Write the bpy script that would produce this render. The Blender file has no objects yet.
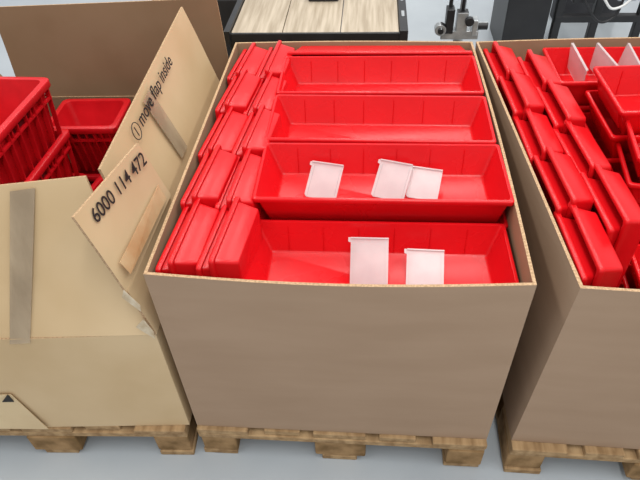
import bpy, bmesh, math, random
from mathutils import Matrix, Vector
random.seed(4)
sc=bpy.context.scene
try:
    sc.view_settings.view_transform='Standard'
    sc.view_settings.look='None'
except Exception: pass
col=sc.collection

# ---------------- materials ----------------
def s2l(c):
    return tuple(((x/255)/12.92 if x/255<=0.04045 else ((x/255+0.055)/1.055)**2.4) for x in c)
def mat(name,c1,c2=None,scale=8,rough=0.6,metal=0,bump=0.0,bscale=60,stretch=(1,1,1),detail=4,spec=0.5,lo=0.35,hi=0.65,alpha=1.0,rvar=0):
    m=bpy.data.materials.new(name); m.use_nodes=True
    nt=m.node_tree; n=nt.nodes; l=nt.links; b=n['Principled BSDF']
    c1=s2l(c1); c2=s2l(c2) if c2 else c1
    tc=n.new('ShaderNodeTexCoord'); mp=n.new('ShaderNodeMapping'); mp.inputs['Scale'].default_value=stretch
    l.new(tc.outputs['Object'],mp.inputs['Vector'])
    nz=n.new('ShaderNodeTexNoise'); nz.inputs['Scale'].default_value=scale; nz.inputs['Detail'].default_value=detail
    l.new(mp.outputs[0],nz.inputs['Vector'])
    r=n.new('ShaderNodeValToRGB'); r.color_ramp.elements[0].position=lo; r.color_ramp.elements[1].position=hi
    r.color_ramp.elements[0].color=(*c1,1); r.color_ramp.elements[1].color=(*c2,1)
    l.new(nz.outputs['Fac'],r.inputs[0]); l.new(r.outputs[0],b.inputs['Base Color'])
    b.inputs['Roughness'].default_value=rough; b.inputs['Metallic'].default_value=metal
    b.inputs['Specular IOR Level'].default_value=spec
    b.inputs['Alpha'].default_value=alpha
    if rvar:
        mr=n.new('ShaderNodeMapRange'); mr.inputs['To Min'].default_value=rough-rvar; mr.inputs['To Max'].default_value=rough+rvar
        l.new(nz.outputs['Fac'],mr.inputs['Value']); l.new(mr.outputs[0],b.inputs['Roughness'])
    if bump:
        nb=n.new('ShaderNodeTexNoise'); nb.inputs['Scale'].default_value=bscale
        l.new(mp.outputs[0],nb.inputs['Vector'])
        bp=n.new('ShaderNodeBump'); bp.inputs['Strength'].default_value=bump; bp.inputs['Distance'].default_value=0.004
        l.new(nb.outputs['Fac'],bp.inputs['Height']); l.new(bp.outputs[0],b.inputs['Normal'])
    return m
M_red=mat('red_plastic',(216,18,26),(206,14,22),scale=5,rough=0.27,bump=0.05,bscale=60,rvar=0.08,spec=0.36)
M_redd=mat('red_plastic_worn',(190,14,24),(204,20,30),scale=14,rough=0.36,bump=0.06,bscale=90,spec=0.4)
M_redshade=mat('painted_recess_shade',(96,6,12),(84,5,10),rough=0.5)  # shade of the uncut crate handle openings, put into the colour
M_card=mat('brown_cardboard',(160,134,111),(166,140,117),scale=3,rough=0.85,bump=0.12,bscale=8,stretch=(1,1,5),spec=0.2)
M_card_in=mat('brown_cardboard_inside',(162,134,106),(150,122,96),scale=5,rough=0.9,spec=0.2)
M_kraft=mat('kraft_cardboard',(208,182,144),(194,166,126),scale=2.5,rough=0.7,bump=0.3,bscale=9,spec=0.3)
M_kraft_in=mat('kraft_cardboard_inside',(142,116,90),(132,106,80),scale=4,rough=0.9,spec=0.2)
M_edge=mat('cardboard_edge',(196,164,130),(156,128,98),scale=200,rough=0.9,spec=0.1)
M_tape=mat('packing_tape',(188,168,140),(166,146,120),scale=20,rough=0.16,stretch=(1,1,0.2),alpha=0.62)
M_tapeb=mat('brown_tape',(200,150,104),(216,184,142),scale=14,rough=0.35,alpha=0.7)
M_label=mat('kraft_patch',(216,192,152),(206,180,140),scale=6,rough=0.7)
M_torn=mat('torn_paper',(214,200,176),(186,164,132),scale=40,rough=0.95)
M_ink=mat('black_ink',(30,26,24),rough=0.7)
M_wood=mat('pallet_wood',(180,150,112),(138,110,78),scale=6,rough=0.85,bump=0.3,bscale=30,stretch=(6,1,6),spec=0.15)
M_woode=mat('pallet_block_wood',(164,132,94),(120,94,62),scale=18,rough=0.9,bump=0.4,bscale=60,spec=0.15)
M_div=mat('translucent_divider',(218,210,210),(206,196,196),scale=12,rough=0.22,alpha=0.55)
M_floor=mat('epoxy_floor_paint',(178,185,190),(166,173,179),scale=2.2,rough=0.2,bump=0.06,bscale=5,lo=0.3,hi=0.7,rvar=0.08)
M_table=mat('light_wood_laminate',(184,170,150),(154,139,118),scale=6,rough=0.5,stretch=(12,0.7,1),detail=6)
M_black=mat('black_powder_coat',(28,28,30),(36,36,38),rough=0.4)
M_dark=mat('dark_rubber',(62,62,66),(46,46,50),rough=0.7)
M_alu=mat('brushed_aluminium',(196,200,202),(170,174,176),scale=30,rough=0.3,metal=0.6)
M_white=mat('white_paint',(222,222,220),(212,212,210),rough=0.5)
M_blue=mat('blue_grey_paint',(96,112,128),(84,100,116),rough=0.5)

# ---------------- helpers ----------------
def obj(name,bm,mats,parent=None,M=None,smooth=False,bevel=0):
    bmesh.ops.recalc_face_normals(bm,faces=bm.faces[:])
    if smooth:
        for f in bm.faces: f.smooth=True
        for e in bm.edges:
            if len(e.link_faces)!=2 or e.calc_face_angle(0)>math.radians(50): e.smooth=False
    me=bpy.data.meshes.new(name); bm.to_mesh(me); bm.free()
    for m in mats: me.materials.append(m)
    o=bpy.data.objects.new(name,me); col.objects.link(o)
    if M is not None: o.matrix_world=M
    if parent: 
        o.parent=parent
    if bevel:
        md=o.modifiers.new('bevel','BEVEL'); md.width=bevel; md.segments=2; md.limit_method='ANGLE'; md.angle_limit=math.radians(40)
    return o
def empty(name,loc=(0,0,0),rz=0):
    e=bpy.data.objects.new(name,None); col.objects.link(e); e.matrix_world=Matrix.Translation(loc)@Matrix.Rotation(rz,4,'Z'); e.empty_display_size=0.1
    return e
def hexa(bm,p,mi=0):
    v=[bm.verts.new(q) for q in p]
    for f in ((3,2,1,0),(4,5,6,7),(0,1,5,4),(1,2,6,5),(2,3,7,6),(3,0,4,7)):
        fa=bm.faces.new([v[i] for i in f]); fa.material_index=mi
def addbox(bm,c,s,mi=0,rot=None):
    p=[]
    for z in (-.5,.5):
        for x,y in ((-.5,-.5),(.5,-.5),(.5,.5),(-.5,.5)):
            q=Vector((x*s[0],y*s[1],z*s[2]))
            if rot: q=rot@q
            p.append(q+Vector(c))
    hexa(bm,p,mi)
def addcyl(bm,c,r,h,axis='Z',mi=0,seg=20,r2=None):
    R={'Z':Matrix.Identity(4),'X':Matrix.Rotation(math.pi/2,4,'Y'),'Y':Matrix.Rotation(math.pi/2,4,'X')}[axis]
    k=len(bm.faces)
    bmesh.ops.create_cone(bm,cap_ends=True,segments=seg,radius1=r,radius2=r if r2 is None else r2,depth=h,matrix=Matrix.Translation(c)@R)
    bm.faces.ensure_lookup_table()
    for f in bm.faces[k:]: f.material_index=mi
def rrect(x0,x1,y0,y1,r,z,n=4):
    pts=[]
    for cx,cy,a in ((x1-r,y1-r,0),(x0+r,y1-r,90),(x0+r,y0+r,180),(x1-r,y0+r,270)):
        for i in range(n+1):
            t=math.radians(a+90*i/n); pts.append((cx+r*math.cos(t),cy+r*math.sin(t),z))
    return pts
def bin_bm(bm,L,W,H,tx0=0.03,tx1=0.02,ty=0.010,rim=0.006,rh=0.013,t=0.003,zo=0,ribs=6,grip=True,r=0.008,outribs=0,gw=0.36):
    hx,hy=L/2,W/2
    def lp(e,z,k):
        return [bm.verts.new((p[0],p[1],p[2]+zo)) for p in rrect(-hx+rim+tx0*k+e,hx-rim-tx1*k-e,-hy+rim+ty*k+e,hy-rim-ty*k-e,r,z)]
    loops=[lp(0.003,0,1),lp(0,0.003,1),lp(0,H-rh,rh/H),lp(-rim+0.001,H-rh,0),lp(-rim,H-rh+0.002,0),lp(-rim,H-0.002,0),lp(-rim+0.002,H,0),lp(t-0.001,H,0),lp(t,H-0.002,0),lp(t,t+0.004,1),lp(t+0.004,t,1)]
    n=len(loops[0])
    for a,b in zip(loops,loops[1:]):
        for i in range(n):
            bm.faces.new((a[i],a[(i+1)%n],b[(i+1)%n],b[i]))
    bm.faces.new(loops[0]); bm.faces.new(loops[-1])
    for i in range(1,ribs+1):
        x=-hx+L*i/(ribs+1)
        for s in (-1,1):
            yt=s*(hy-rim-t); yb=s*(hy-rim-ty-t)
            w=0.0012; d=0.002
            z0,z1=zo+t,zo+H-0.012
            hexa(bm,[(x-w,yb,z0),(x+w,yb,z0),(x+w,yb-s*d,z0),(x-w,yb-s*d,z0),(x-w,yt,z1),(x+w,yt,z1),(x+w,yt-s*d,z1),(x-w,yt-s*d,z1)])
    for i in range(outribs):
        x=-hx+0.03+(L-0.06)*i/(outribs-1)
        for s in (-1,1):
            yt=s*(hy-rim); yb=s*(hy-rim-ty); w=0.002; d=rim*0.9
            z0,z1=zo+0.01,zo+H-rh
            hexa(bm,[(x-w,yb,z0),(x+w,yb,z0),(x+w,yb+s*d,z0),(x-w,yb+s*d,z0),(x-w,yt,z1),(x+w,yt,z1),(x+w,yt+s*d,z1),(x-w,yt+s*d,z1)])
    if grip:
        for s,tx in ((-1,tx0),(1,tx1)):
            def X(z,e): return s*(hx-rim-tx*(1-z/H)+e)
            z0,z1=0.02,H-rh-0.006; w=W*gw
            a=[(X(z0,-0.001),-w,z0),(X(z0,-0.001),w,z0),(X(z0,0.004),w,z0),(X(z0,0.004),-w,z0)]
            b=[(X(z1,-0.001),-w,z1),(X(z1,-0.001),w,z1),(X(z1,0.004),w,z1),(X(z1,0.004),-w,z1)]
            hexa(bm,[(p[0],p[1],p[2]+zo) for p in a+b])
def frame(x,y,z,o):
    m=Matrix.Identity(4)
    for i,v in enumerate((x,y,z)):
        for j in range(3): m[j][i]=v[j]
    for j in range(3): m[j][3]=o[j]
    return m

# ---------------- cardboard shell ----------------
def shell(name,bot,top,zb,zt,t=0.007,bow=(0,0,0,0),mats=(M_card,M_card_in,M_edge),ns=10):
    bm=bmesh.new()
    def ring(c,zs,inset,bw,k):
        pts=[]
        for i in range(4):
            a=Vector(c[i]);b=Vector(c[(i+1)%4]); d=(b-a).normalized(); nrm=Vector((d.y,-d.x))
            for s in range(ns):
                f=s/ns
                p=a.lerp(b,f)+nrm*bw[i]*math.sin(math.pi*f)*k
                if s==0:
                    pd=(Vector(c[i])-Vector(c[i-1])).normalized(); pn=Vector((pd.y,-pd.x)); q=p-(nrm+pn)*inset
                else: q=p-nrm*inset
                z=zs[i]*(1-f)+zs[(i+1)%4]*f
                pts.append(bm.verts.new((q.x,q.y,z)))
        return pts
    levels=[0,0.25,0.5,0.75,1.0]
    outer=[];inner=[]
    for k in levels:
        c=[Vector(bot[i]).lerp(Vector(top[i]),k) for i in range(4)]
        zs=[zb*(1-k)+zt[i]*k for i in range(4)]
        outer.append(ring(c,zs,0,bow,k)); inner.append(ring(c,[z+(0.006 if k==0 else 0) for z in zs],t,bow,k))
    n=len(outer[0])
    def br(a,b,mi):
        for i in range(n):
            f=bm.faces.new((a[i],a[(i+1)%n],b[(i+1)%n],b[i])); f.material_index=mi
    for a,b in zip(outer,outer[1:]): br(a,b,0)
    for a,b in zip(inner,inner[1:]): br(a,b,1)
    br(outer[-1],inner[-1],2)
    bm.faces.new(outer[0]); f=bm.faces.new(inner[0]); f.material_index=1
    return obj(name,bm,mats,smooth=True)

# ---------------- pallet ----------------
def pallet(x0,y0,rz=0,wd=0.8,ln=1.2):
    o=empty('wooden_pallet',(x0,y0,0),rz)
    bm=bmesh.new(); j=lambda a:random.uniform(-a,a)
    for cx,w in ((0.05,0.1),(0.4,0.1),(0.75,0.1)):
        addbox(bm,(cx+j(.003),ln/2,0.011),(w,ln+j(.01),0.022),0)
    for cy,w in ((0.0725,0.145),(0.6,0.145),(1.1275,0.145)):
        addbox(bm,(0.4,cy,0.111),(wd,w,0.022),0)
    for cx,w in ((0.0725,0.145),(0.24,0.1),(0.4,0.145),(0.56,0.1),(0.7275,0.145)):
        addbox(bm,(cx,ln/2+j(.004),0.133),(w,ln+j(.012),0.021),0)
    d=obj('boards',bm,[M_wood],bevel=0.003); d.parent=o
    bm=bmesh.new()
    for cx,w in ((0.05,0.1),(0.4,0.145),(0.75,0.1)):
        for cy in (0.0725,0.6,1.1275):
            addbox(bm,(cx+j(.004),cy+j(.006),0.061),(w,0.145,0.078),0)
    d=obj('blocks',bm,[M_woode],bevel=0.005); d.parent=o
    return o
pallet(0.0,-0.012)
pallet(-0.832,-0.050,math.radians(2.5))
pallet(0.865,-0.02,math.radians(-1))

shell('cardboard_box',[(0,0),(0.8,0),(0.8,1.09),(0,1.09)],[(0,0),(0.8,0),(0.8,1.09),(0,1.09)],0.145,[0.765]*4,bow=(0.018,0.008,0.01,0.0))
shell('cardboard_box',[(0.865,0.0),(1.66,-0.02),(1.62,1.09),(0.85,1.09)],[(0.882,-0.005),(1.69,-0.03),(1.62,1.12),(0.812,1.09)],0.145,[0.765]*4,bow=(0.004,0.01,0.01,0.0))

# ---------------- bins ----------------
def bin_object(M,L=0.61,W=0.236,H=0.0925,under=0,step=0.0877,**kw):
    bm=bmesh.new(); bin_bm(bm,L,W,H,**kw)
    o=obj('storage_bin',bm,[M_red],M=M,smooth=True)
    if under:
        bm=bmesh.new()
        for i in range(under): bin_bm(bm,L,W,H,zo=-(i+1)*step,ribs=0,grip=False,**{k:v for k,v in kw.items() if k not in('ribs','grip')})
        u=obj('nested_bins_below',bm,[M_red],smooth=True); u.parent=o
    return o
zf=0.153
def flat(xc,yc,zrim,rz=0,under=6,tilt=0,**kw):
    H=0.0925; st=(zrim-H-zf-0.004)/under if under else 0
    return bin_object(Matrix.Translation((xc,yc,zrim-H))@Matrix.Rotation(rz,4,'Z')@Matrix.Rotation(math.radians(tilt),4,'X'),under=under,step=st,**kw)
fb=flat(0.487,0.128,0.708,math.radians(0.3),under=6,L=0.60)
bm=bmesh.new(); addbox(bm,(0.292,-0.100,0.0905),(0.012,0.018,0.0012)); st=obj('sticker',bm,[M_white]); st.parent=fb; st.location=(0,-0.008,0.0025)
flat(0.494,0.368,0.768,math.radians(0.3),under=7)
flat(0.489,0.612,0.770,math.radians(-0.5),under=7)
flat(0.489,0.862,0.770,math.radians(0.4),under=7)
def upright(xc,yc,lean=2,L=0.618,tw=0,dz=0,W=0.224,Hh=0.060,nest=0.034,dy=0.006):
    """two nested bins standing on their short end, open side towards -x"""
    R=frame((0,0,1),(0,1,0),(-1,0,0),(0,0,0))@Matrix.Translation((0,0,-Hh/2-nest/2))
    a=math.radians(lean)
    cz=0.153+L/2*math.cos(a)+W/2*abs(math.sin(a))+dz
    M=Matrix.Translation((xc,yc,cz))@Matrix.Rotation(math.radians(tw),4,'Z')@Matrix.Rotation(a,4,'X')@R
    kw=dict(tx0=0.010,tx1=0.010,ty=0.012,rim=0.007,rh=0.012,r=0.009)
    bm=bmesh.new(); bin_bm(bm,L,W,Hh,grip=False,**kw)
    o=obj('storage_bin',bm,[M_red],M=M,smooth=True)
    kw['tx1']=0.004
    bm=bmesh.new(); bin_bm(bm,L-0.022,W-0.004,Hh-0.012,grip=False,**kw)
    u=obj('nested_bin',bm,[M_red],smooth=True); u.parent=o; u.location=(-0.010,-dy,nest+0.008)
    return o
def lerp(a,b,t): return a+(b-a)*t
for i in range(5):
    upright(0.064+0.006*(i%2),0.128+i*0.208,lean=-1.4,tw=-4+random.uniform(-1,1),dz=0.002+0.010*((i)%2))
for i in range(5):
    upright(0.156-0.005*(i%2),0.126+i*0.208,lean=-1.4,tw=-4+random.uniform(-1,1),dz=0.010-0.008*((i)%2))
def onside(xc,yc,ztop,L=0.6,W=0.236,Hh=0.085,rz=0):
    R=frame((1,0,0),(0,0,1),(0,-1,0),(0,0,0))@Matrix.Translation((0,0,-Hh/2))
    return bin_object(Matrix.Translation((xc,yc,ztop-W/2))@Matrix.Rotation(rz,4,'Z')@R,L=L,W=W,H=Hh)
onside(0.49,1.035,0.775)
onside(0.49,1.035,0.537)

for i in range(5):
    y=0.140+i*0.206
    upright(lerp(0.944,0.876,y/1.09)+0.004*(i%2),y,lean=-1.2,tw=2.5+random.uniform(-1,1),dz=0.002+0.010*(i%2))
for i in range(4):
    y=0.275+i*0.208
    upright(lerp(1.040,0.972,y/1.09)-0.004*(i%2),y,lean=-1.4,tw=2.5+random.uniform(-1,1),dz=0.012-0.008*(i%2))
flat(1.335,0.965,0.75,math.radians(1),under=6)
flat(1.420,0.735,0.805,math.radians(4),under=7,tilt=3,)
flat(1.435,0.475,0.775,math.radians(-9),under=7,tilt=-3)
flat(1.41,0.165,0.60,math.radians(-4),under=5)

def divider(M,w=0.088,h=0.12):
    bm=bmesh.new(); t=0.0012; c=0.006
    out=[(-w/2+c,-h/2),(w/2-c,-h/2),(w/2,-h/2+c),(w/2,h/2),(-w/2-0.006,h/2),(-w/2-0.006,h/2-0.010),(-w/2,h/2-0.012),(-w/2,-h/2+c)]
    lo=[bm.verts.new((x,y,-t)) for x,y in out]; hi=[bm.verts.new((x,y,t)) for x,y in out]
    bm.faces.new(lo[::-1]); bm.faces.new(hi)
    for i in range(len(out)): bm.faces.new((lo[i],lo[(i+1)%8],hi[(i+1)%8],hi[i]))
    addbox(bm,(0,h/2-0.0015,0.004),(w,0.003,0.005))
    for k in (-0.42,0.42): addbox(bm,(w*k,-0.003,t+0.0012),(0.002,h*0.9,0.0022))
    return obj('bin_divider',bm,[M_div],M=M)
def place(x,y,z,rx,rz,ry=0,**k):
    divider(Matrix.Translation((x,y,z))@Matrix.Rotation(math.radians(rz),4,'Z')@Matrix.Rotation(math.radians(rx),4,'X')@Matrix.Rotation(math.radians(ry),4,'Y'),**k)
place(0.470,0.150,0.661,38,0)
place(0.599,0.140,0.650,30,-2,w=0.086,h=0.102)
place(0.350,0.390,0.714,28,-12,w=0.084,h=0.10)
place(0.524,0.393,0.716,28,-16,w=0.085,h=0.105)
place(0.606,0.388,0.711,25,-12,w=0.080,h=0.088)
for x,a,b in ((1.115,90,84),(1.20,96,90),(1.275,86,97),(1.36,92,90)):
    divider(Matrix.Translation((x,0.965,0.732))@Matrix.Rotation(math.radians(a),4,'Z')@Matrix.Rotation(math.radians(b),4,'X'),w=0.185,h=0.085)

# ---------------- left box (kraft with flaps) ----------------
HZ=0.56
LB=empty('open_flap_cardboard_box')
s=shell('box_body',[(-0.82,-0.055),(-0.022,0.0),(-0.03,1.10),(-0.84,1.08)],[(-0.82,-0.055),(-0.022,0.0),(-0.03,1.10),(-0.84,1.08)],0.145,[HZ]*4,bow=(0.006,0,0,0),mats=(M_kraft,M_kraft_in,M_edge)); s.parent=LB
def panel(name,pts,t=0.006,mats=(M_kraft,M_kraft_in,M_edge),nsub=8,wob=0.004,flip=False):
    a,b,c,d=[Vector(p) for p in pts]
    n=(b-a).cross(d-a).normalized()
    if flip: n=-n
    bm=bmesh.new(); g0=[];g1=[]
    for i in range(nsub+1):
        r0=[];r1=[]
        for j in range(nsub+1):
            u=i/nsub;v=j/nsub
            p=a.lerp(b,u).lerp(d.lerp(c,u),v)
            p=p+n*wob*(math.sin(u*5+v*2)*math.sin(v*math.pi))
            r0.append(bm.verts.new(p+n*t/2)); r1.append(bm.verts.new(p-n*t/2))
        g0.append(r0);g1.append(r1)
    for i in range(nsub):
        for j in range(nsub):
            bm.faces.new((g0[i][j],g0[i+1][j],g0[i+1][j+1],g0[i][j+1])).material_index=0
            bm.faces.new((g1[i][j],g1[i][j+1],g1[i+1][j+1],g1[i+1][j])).material_index=1
    for i in range(nsub):
        for j0 in (0,nsub):
            bm.faces.new((g0[i][j0],g0[i+1][j0],g1[i+1][j0],g1[i][j0])).material_index=2
            bm.faces.new((g0[j0][i],g0[j0][i+1],g1[j0][i+1],g1[j0][i])).material_index=2
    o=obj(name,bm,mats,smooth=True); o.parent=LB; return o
panel('front_flap',[(-0.82,-0.055,HZ),(-0.024,0.0,HZ),(-0.11,0.11,0.935),(-0.80,0.05,0.88)])
panel('back_flap',[(-0.84,1.08,HZ),(-0.03,1.10,HZ),(-0.05,1.12,0.905),(-0.84,1.11,0.885)],flip=True) 
panel('side_flap',[(-0.024,0.10,HZ),(-0.030,1.02,HZ),(-0.13,0.985,0.93),(-0.118,0.18,0.90)])
panel('left_flap',[(-0.84,1.08,HZ),(-0.82,-0.055,HZ),(-0.98,-0.03,0.88),(-0.99,1.05,0.88)])
panel('side_flap_front_piece',[(-0.022,0.0,HZ),(-0.022,0.30,HZ),(-0.028,0.285,0.75),(-0.052,0.0,0.71)],wob=0.001)
panel('side_flap_torn_piece',[(-0.052,-0.002,0.705),(-0.022,0.285,0.745),(-0.05,0.25,0.92),(-0.1,0.0,0.92)],wob=0.001)
def text(body,M,size,name,sx=1):
    cu=bpy.data.curves.new(name,'FONT'); cu.body=body; cu.size=size; cu.extrude=0.0003; cu.offset=0.0003
    o=bpy.data.objects.new(name,cu); col.objects.link(o); cu.materials.append(M_ink)
    o.matrix_world=M@Matrix.Diagonal((sx,1,1,1)); o.parent=LB; return o
A=Vector((-0.1,0.0,0.92));E=Vector((-0.05,0.25,0.92));G=Vector((-0.052,-0.002,0.705))
u=(E-A).normalized(); v0=(A-G); n=u.cross(v0).normalized(); v=n.cross(u)
text('6000 114 472',frame(u,v,n,A+u*0.036-v*0.048+n*0.006),0.046,'printed_number',0.84)
B1=Vector((-0.118,0.18,0.90));B2=Vector((-0.13,0.985,0.93));B0=Vector((-0.024,0.10,HZ))
u=(B2-B1).normalized(); n=u.cross(B1-B0).normalized(); v=n.cross(u)
o0=B1+u*0.165-v*0.050+n*0.013
text('move flap inside',frame(u,v,n,o0+u*0.055),0.050,'printed_instruction',0.98)
text('1',frame(u,v,n,o0+u*0.012),0.036,'printed_step')
cu=bpy.data.curves.new('printed_circle','CURVE'); cu.dimensions='3D'; sp=cu.splines.new('POLY'); sp.points.add(23)
for i in range(24):
    t=i/24*2*math.pi; p=o0+u*(0.022+0.021*math.cos(t))+v*(0.013+0.021*math.sin(t)); sp.points[i].co=(*p,1)
sp.use_cyclic_u=True; cu.bevel_depth=0.0011; cu.materials.append(M_ink)
oc=bpy.data.objects.new('printed_circle',cu); col.objects.link(oc); oc.parent=LB
def strip(name,pts,m,t=0.0006):
    a,b,c=[Vector(p) for p in pts[:3]]; n=(b-a).cross(c-a).normalized()
    P=[Vector(p) for p in pts]; k=len(P)
    bm=bmesh.new(); lo=[bm.verts.new(p-n*t) for p in P]; hi=[bm.verts.new(p+n*t) for p in P]
    bm.faces.new(lo[::-1]); bm.faces.new(hi)
    for i in range(k): bm.faces.new((lo[i],lo[(i+1)%k],hi[(i+1)%k],hi[i]))
    o=obj(name,bm,[m]); o.parent=LB
def fp(x,z,off=0):
    if z<=HZ: return Vector((x,-0.055+(x+0.82)/0.798*0.055-0.009-off,z))
    k=(z-HZ)/0.36
    return Vector((x,lerp(-0.055+(x+0.82)/0.798*0.055,0.05+(x+0.80)/0.69*0.06,k)-0.009-off,z))
strip('tape_front',[fp(-0.368,0.545),fp(-0.318,0.548),fp(-0.216,0.917),fp(-0.269,0.912)],M_tape)
strip('patch_low',[fp(-0.62,0.16),fp(-0.418,0.15),fp(-0.452,0.33),fp(-0.62,0.33)],M_label)
strip('arrow_mark_1',[fp(-0.487,0.30,.003),fp(-0.455,0.30,.003),fp(-0.458,0.335,.003)],M_ink)
strip('arrow_mark_2',[fp(-0.575,0.285,.003),fp(-0.55,0.285,.003),fp(-0.56,0.32,.003)],M_ink)
def side(y,z,off=0.01):
    k=(z-HZ)/0.36; return Vector((lerp(-0.026,-0.124,k)+off,y,z))
strip('tape_side',[side(0.50,0.70),side(0.56,0.70),side(0.53,0.90),side(0.47,0.895)],M_tape)
strip('tape_torn',[G+Vector((0.014,0.02,0.04)),G+Vector((0.035,0.25,0.06)),G+Vector((0.024,0.25,0.10)),G+Vector((0.0,0.02,0.075))],M_tapeb)
strip('torn_edge_1',[Vector((-0.060,-0.010,0.70)),Vector((-0.030,-0.010,0.655)),Vector((-0.026,-0.010,0.675)),Vector((-0.050,-0.010,0.725))],M_torn)
strip('torn_edge_2',[Vector((-0.055,-0.012,0.60)),Vector((-0.020,-0.012,0.56)),Vector((-0.017,-0.012,0.585)),Vector((-0.03,-0.012,0.63))],M_torn)

def crate(M,L,W,H):
    bm=bmesh.new(); bin_bm(bm,L,W,H,tx0=0.02,tx1=0.02,ty=0.02,rim=0.016,rh=0.022,t=0.003,ribs=0,grip=False,r=0.02,outribs=8)
    for s in (-1,1):
        addbox(bm,(0,s*(W/2-0.012),H-0.052),(L-0.05,0.014,0.007)); addbox(bm,(s*(L/2-0.012),0,H-0.052),(0.014,W-0.05,0.007))
        # dark slab in raised frame paints handle-opening shade, each short end and long side
        hz=H-0.036; hw=min(0.05,W*0.2)
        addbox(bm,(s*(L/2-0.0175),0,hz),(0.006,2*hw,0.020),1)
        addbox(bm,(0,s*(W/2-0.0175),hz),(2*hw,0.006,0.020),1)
        for e in (-1,1):
            addbox(bm,(s*(L/2-0.012),e*(hw+0.004),hz),(0.014,0.006,0.030)); addbox(bm,(e*(hw+0.004),s*(W/2-0.012),hz),(0.006,0.014,0.030))
    return obj('plastic_crate',bm,[M_redd,M_redshade],M=M,smooth=True)
for zt in (0.815,0.635,0.455):
    crate(Matrix.Translation((-0.655,0.555,zt-0.27))@Matrix.Rotation(math.radians(88),4,'Z'),0.40,0.30,0.27)
crate(Matrix.Translation((-0.505,0.90,0.60-0.2))@Matrix.Rotation(math.radians(2),4,'Z'),0.25,0.20,0.2)
crate(Matrix.Translation((-0.505,0.90,0.40-0.24))@Matrix.Rotation(math.radians(2),4,'Z'),0.25,0.20,0.24)
crate(Matrix.Translation((-0.36,0.55,0.36))@Matrix.Rotation(math.radians(80),4,'Z'),0.30,0.20,0.12)
crate(Matrix.Translation((-0.36,0.55,0.153))@Matrix.Rotation(math.radians(88),4,'Z'),0.38,0.24,0.2)
crate(Matrix.Translation((-0.20,0.80,0.153))@Matrix.Rotation(math.radians(88),4,'Z'),0.40,0.26,0.32)

bm=bmesh.new(); addbox(bm,(0.5,2,-0.05),(14,14,0.1)); obj('floor',bm,[M_floor])

# ---------------- background ----------------
bm=bmesh.new()
zt=0.72
for i,(xa,xb) in enumerate(((-0.055,0.135),(0.138,0.35),(0.353,0.565))):
    addbox(bm,((xa+xb)/2,1.95,zt-0.012),(xb-xa,1.36,0.024),0)
addbox(bm,(-0.068,1.95,zt-0.012),(0.022,1.4,0.05),1); addbox(bm,(0.582,1.95,zt-0.012),(0.03,1.4,0.05),1)
addbox(bm,(0.255,1.265,zt-0.02),(0.63,0.012,0.04),1); addbox(bm,(0.255,2.64,zt-0.02),(0.63,0.02,0.04),1)
for y in (1.4,1.55,1.7,1.85): addbox(bm,(0.582,y,zt+0.014),(0.012,0.05,0.004),2)
for x in (-0.05,0.577):
    for y in (1.30,2.6): addbox(bm,(x,y,0.35),(0.04,0.04,0.70),1)
obj('workbench',bm,[M_table,M_black,M_alu],bevel=0.002)
bm=bmesh.new(); addbox(bm,(0.27,1.60,zt+0.022),(0.12,0.09,0.04),0); addbox(bm,(0.27,1.59,zt+0.0435),(0.09,0.035,0.003),1)
obj('handheld_scanner',bm,[M_black,M_white],bevel=0.004)
bm=bmesh.new(); X,Y=0.87,1.86
addcyl(bm,(X,Y,0.24),0.022,0.46,'Z',1); addbox(bm,(X,Y,0.012),(0.3,0.3,0.024),0)
addbox(bm,(X,Y-0.01,0.455),(0.17,0.05,0.04),1)
addbox(bm,(X-0.05,Y-0.01,0.52),(0.035,0.06,0.11),0); addbox(bm,(X+0.005,Y-0.01,0.515),(0.05,0.05,0.09),1)
addbox(bm,(X+0.065,Y-0.01,0.49),(0.025,0.06,0.07),1)
addcyl(bm,(X-0.09,Y-0.03,0.485),0.026,0.04,'Y',0); addcyl(bm,(X-0.09,Y-0.055,0.485),0.013,0.02,'Y',1)
addcyl(bm,(X+0.10,Y-0.01,0.49),0.018,0.05,'X',0)
addcyl(bm,(X+0.005,Y,0.59),0.013,0.07,'Z',1); addcyl(bm,(X-0.05,Y,0.61),0.009,0.09,'Z',0)
addcyl(bm,(X+0.035,Y-0.045,0.525),0.02,0.025,'Y',0)
obj('clamp_stand',bm,[M_black,M_alu],bevel=0.003)
bm=bmesh.new()
addbox(bm,(1.35,2.75,0.35),(0.24,0.4,0.70),0)
addbox(bm,(1.85,3.1,0.30),(0.40,0.1,0.60),1)
for x in (1.54,1.75,2.0): addbox(bm,(x,2.62,0.26),(0.045,0.045,0.52),0)
addbox(bm,(1.77,2.62,0.50),(0.5,0.05,0.04),0); addbox(bm,(1.77,2.62,0.20),(0.5,0.05,0.04),0)
addbox(bm,(1.65,2.6,0.36),(0.12,0.06,0.12),0); addbox(bm,(1.88,2.6,0.38),(0.10,0.05,0.14),2)
pm=obj('packing_machine',bm,[M_black,M_dark,M_alu],bevel=0.006)
def cable(pts,name):
    cu=bpy.data.curves.new(name,'CURVE'); cu.dimensions='3D'; sp=cu.splines.new('BEZIER'); sp.bezier_points.add(len(pts)-1)
    for b,p in zip(sp.bezier_points,pts): b.co=p; b.handle_left_type=b.handle_right_type='AUTO'
    cu.bevel_depth=0.007; cu.materials.append(M_white if 'pale' in name else M_black)
    o=bpy.data.objects.new(name,cu); col.objects.link(o); o.parent=pm
cable([(1.58,2.58,0.5),(1.66,2.52,0.30),(1.78,2.52,0.22),(1.86,2.56,0.45)],'cable_dark')
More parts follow.
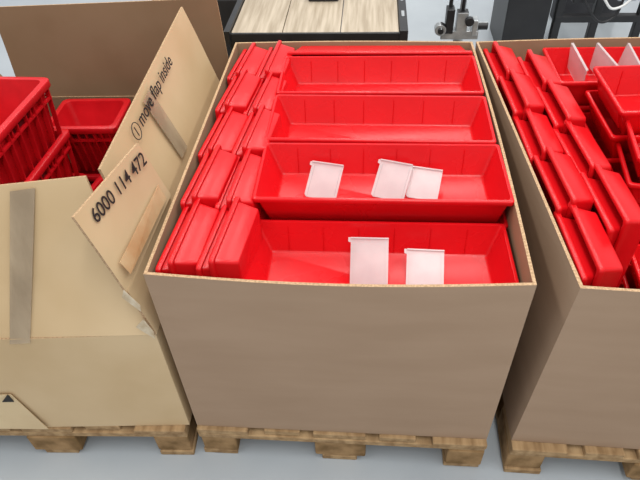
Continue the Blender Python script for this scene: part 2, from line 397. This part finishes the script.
cable([(1.62,2.57,0.48),(1.72,2.5,0.36),(1.80,2.5,0.30),(1.96,2.56,0.52)],'cable_pale')
bm=bmesh.new(); addbox(bm,(2.55,2.85,0.5),(0.5,0.5,1.0),0); addbox(bm,(2.55,2.59,0.45),(0.4,0.02,0.5),1); obj('floor_cabinet',bm,[M_white,M_blue],bevel=0.01)
bm=bmesh.new(); addbox(bm,(-0.36,2.3,0.30),(0.42,0.8,0.60),0); addbox(bm,(-0.36,2.3,0.615),(0.38,0.76,0.03),1); obj('tool_cart',bm,[M_black,M_alu],bevel=0.006)

# ---------------- light ----------------
w=bpy.data.worlds.new('World'); sc.world=w; w.use_nodes=True
w.node_tree.nodes['Background'].inputs[0].default_value=(0.96,0.98,1,1); w.node_tree.nodes['Background'].inputs[1].default_value=0.68
def area(name,loc,sx,sy,e,c=(1,0.98,0.94),rot=(0,0,0)):
    l=bpy.data.lights.new(name,'AREA'); l.shape='RECTANGLE'; l.size=sx; l.size_y=sy; l.energy=e; l.color=c
    o=bpy.data.objects.new(name,l); col.objects.link(o); o.location=loc; o.rotation_euler=rot; return o
area('ceiling_light',(0.9,-1.8,4.0),0.3,5,92)
area('ceiling_light',(-1.5,0.8,4.0),0.3,5,65)
area('ceiling_light',(2.6,0.8,4.0),0.3,5,65)
area('ceiling_light',(0.3,2.6,4.2),0.3,4,50)
area('ceiling_light',(1.6,3.4,4.2),0.3,4,50)

# ---------------- camera ----------------
cam=bpy.data.cameras.new('camera'); co=bpy.data.objects.new('camera',cam); col.objects.link(co)
cam.sensor_width=36; cam.lens=582.614/640*36; cam.clip_start=0.02
p,yw,r=0.7577,-0.1066,0.0507
fwd=Vector((math.sin(yw)*math.cos(p),math.cos(yw)*math.cos(p),-math.sin(p))); right=Vector((math.cos(yw),-math.sin(yw),0)); down=fwd.cross(right)
rr=right*math.cos(r)+down*math.sin(r); dd=-right*math.sin(r)+down*math.cos(r)
co.matrix_world=frame(rr,-dd,-fwd,(0.4594,-0.8013,1.6372))
sc.camera=co
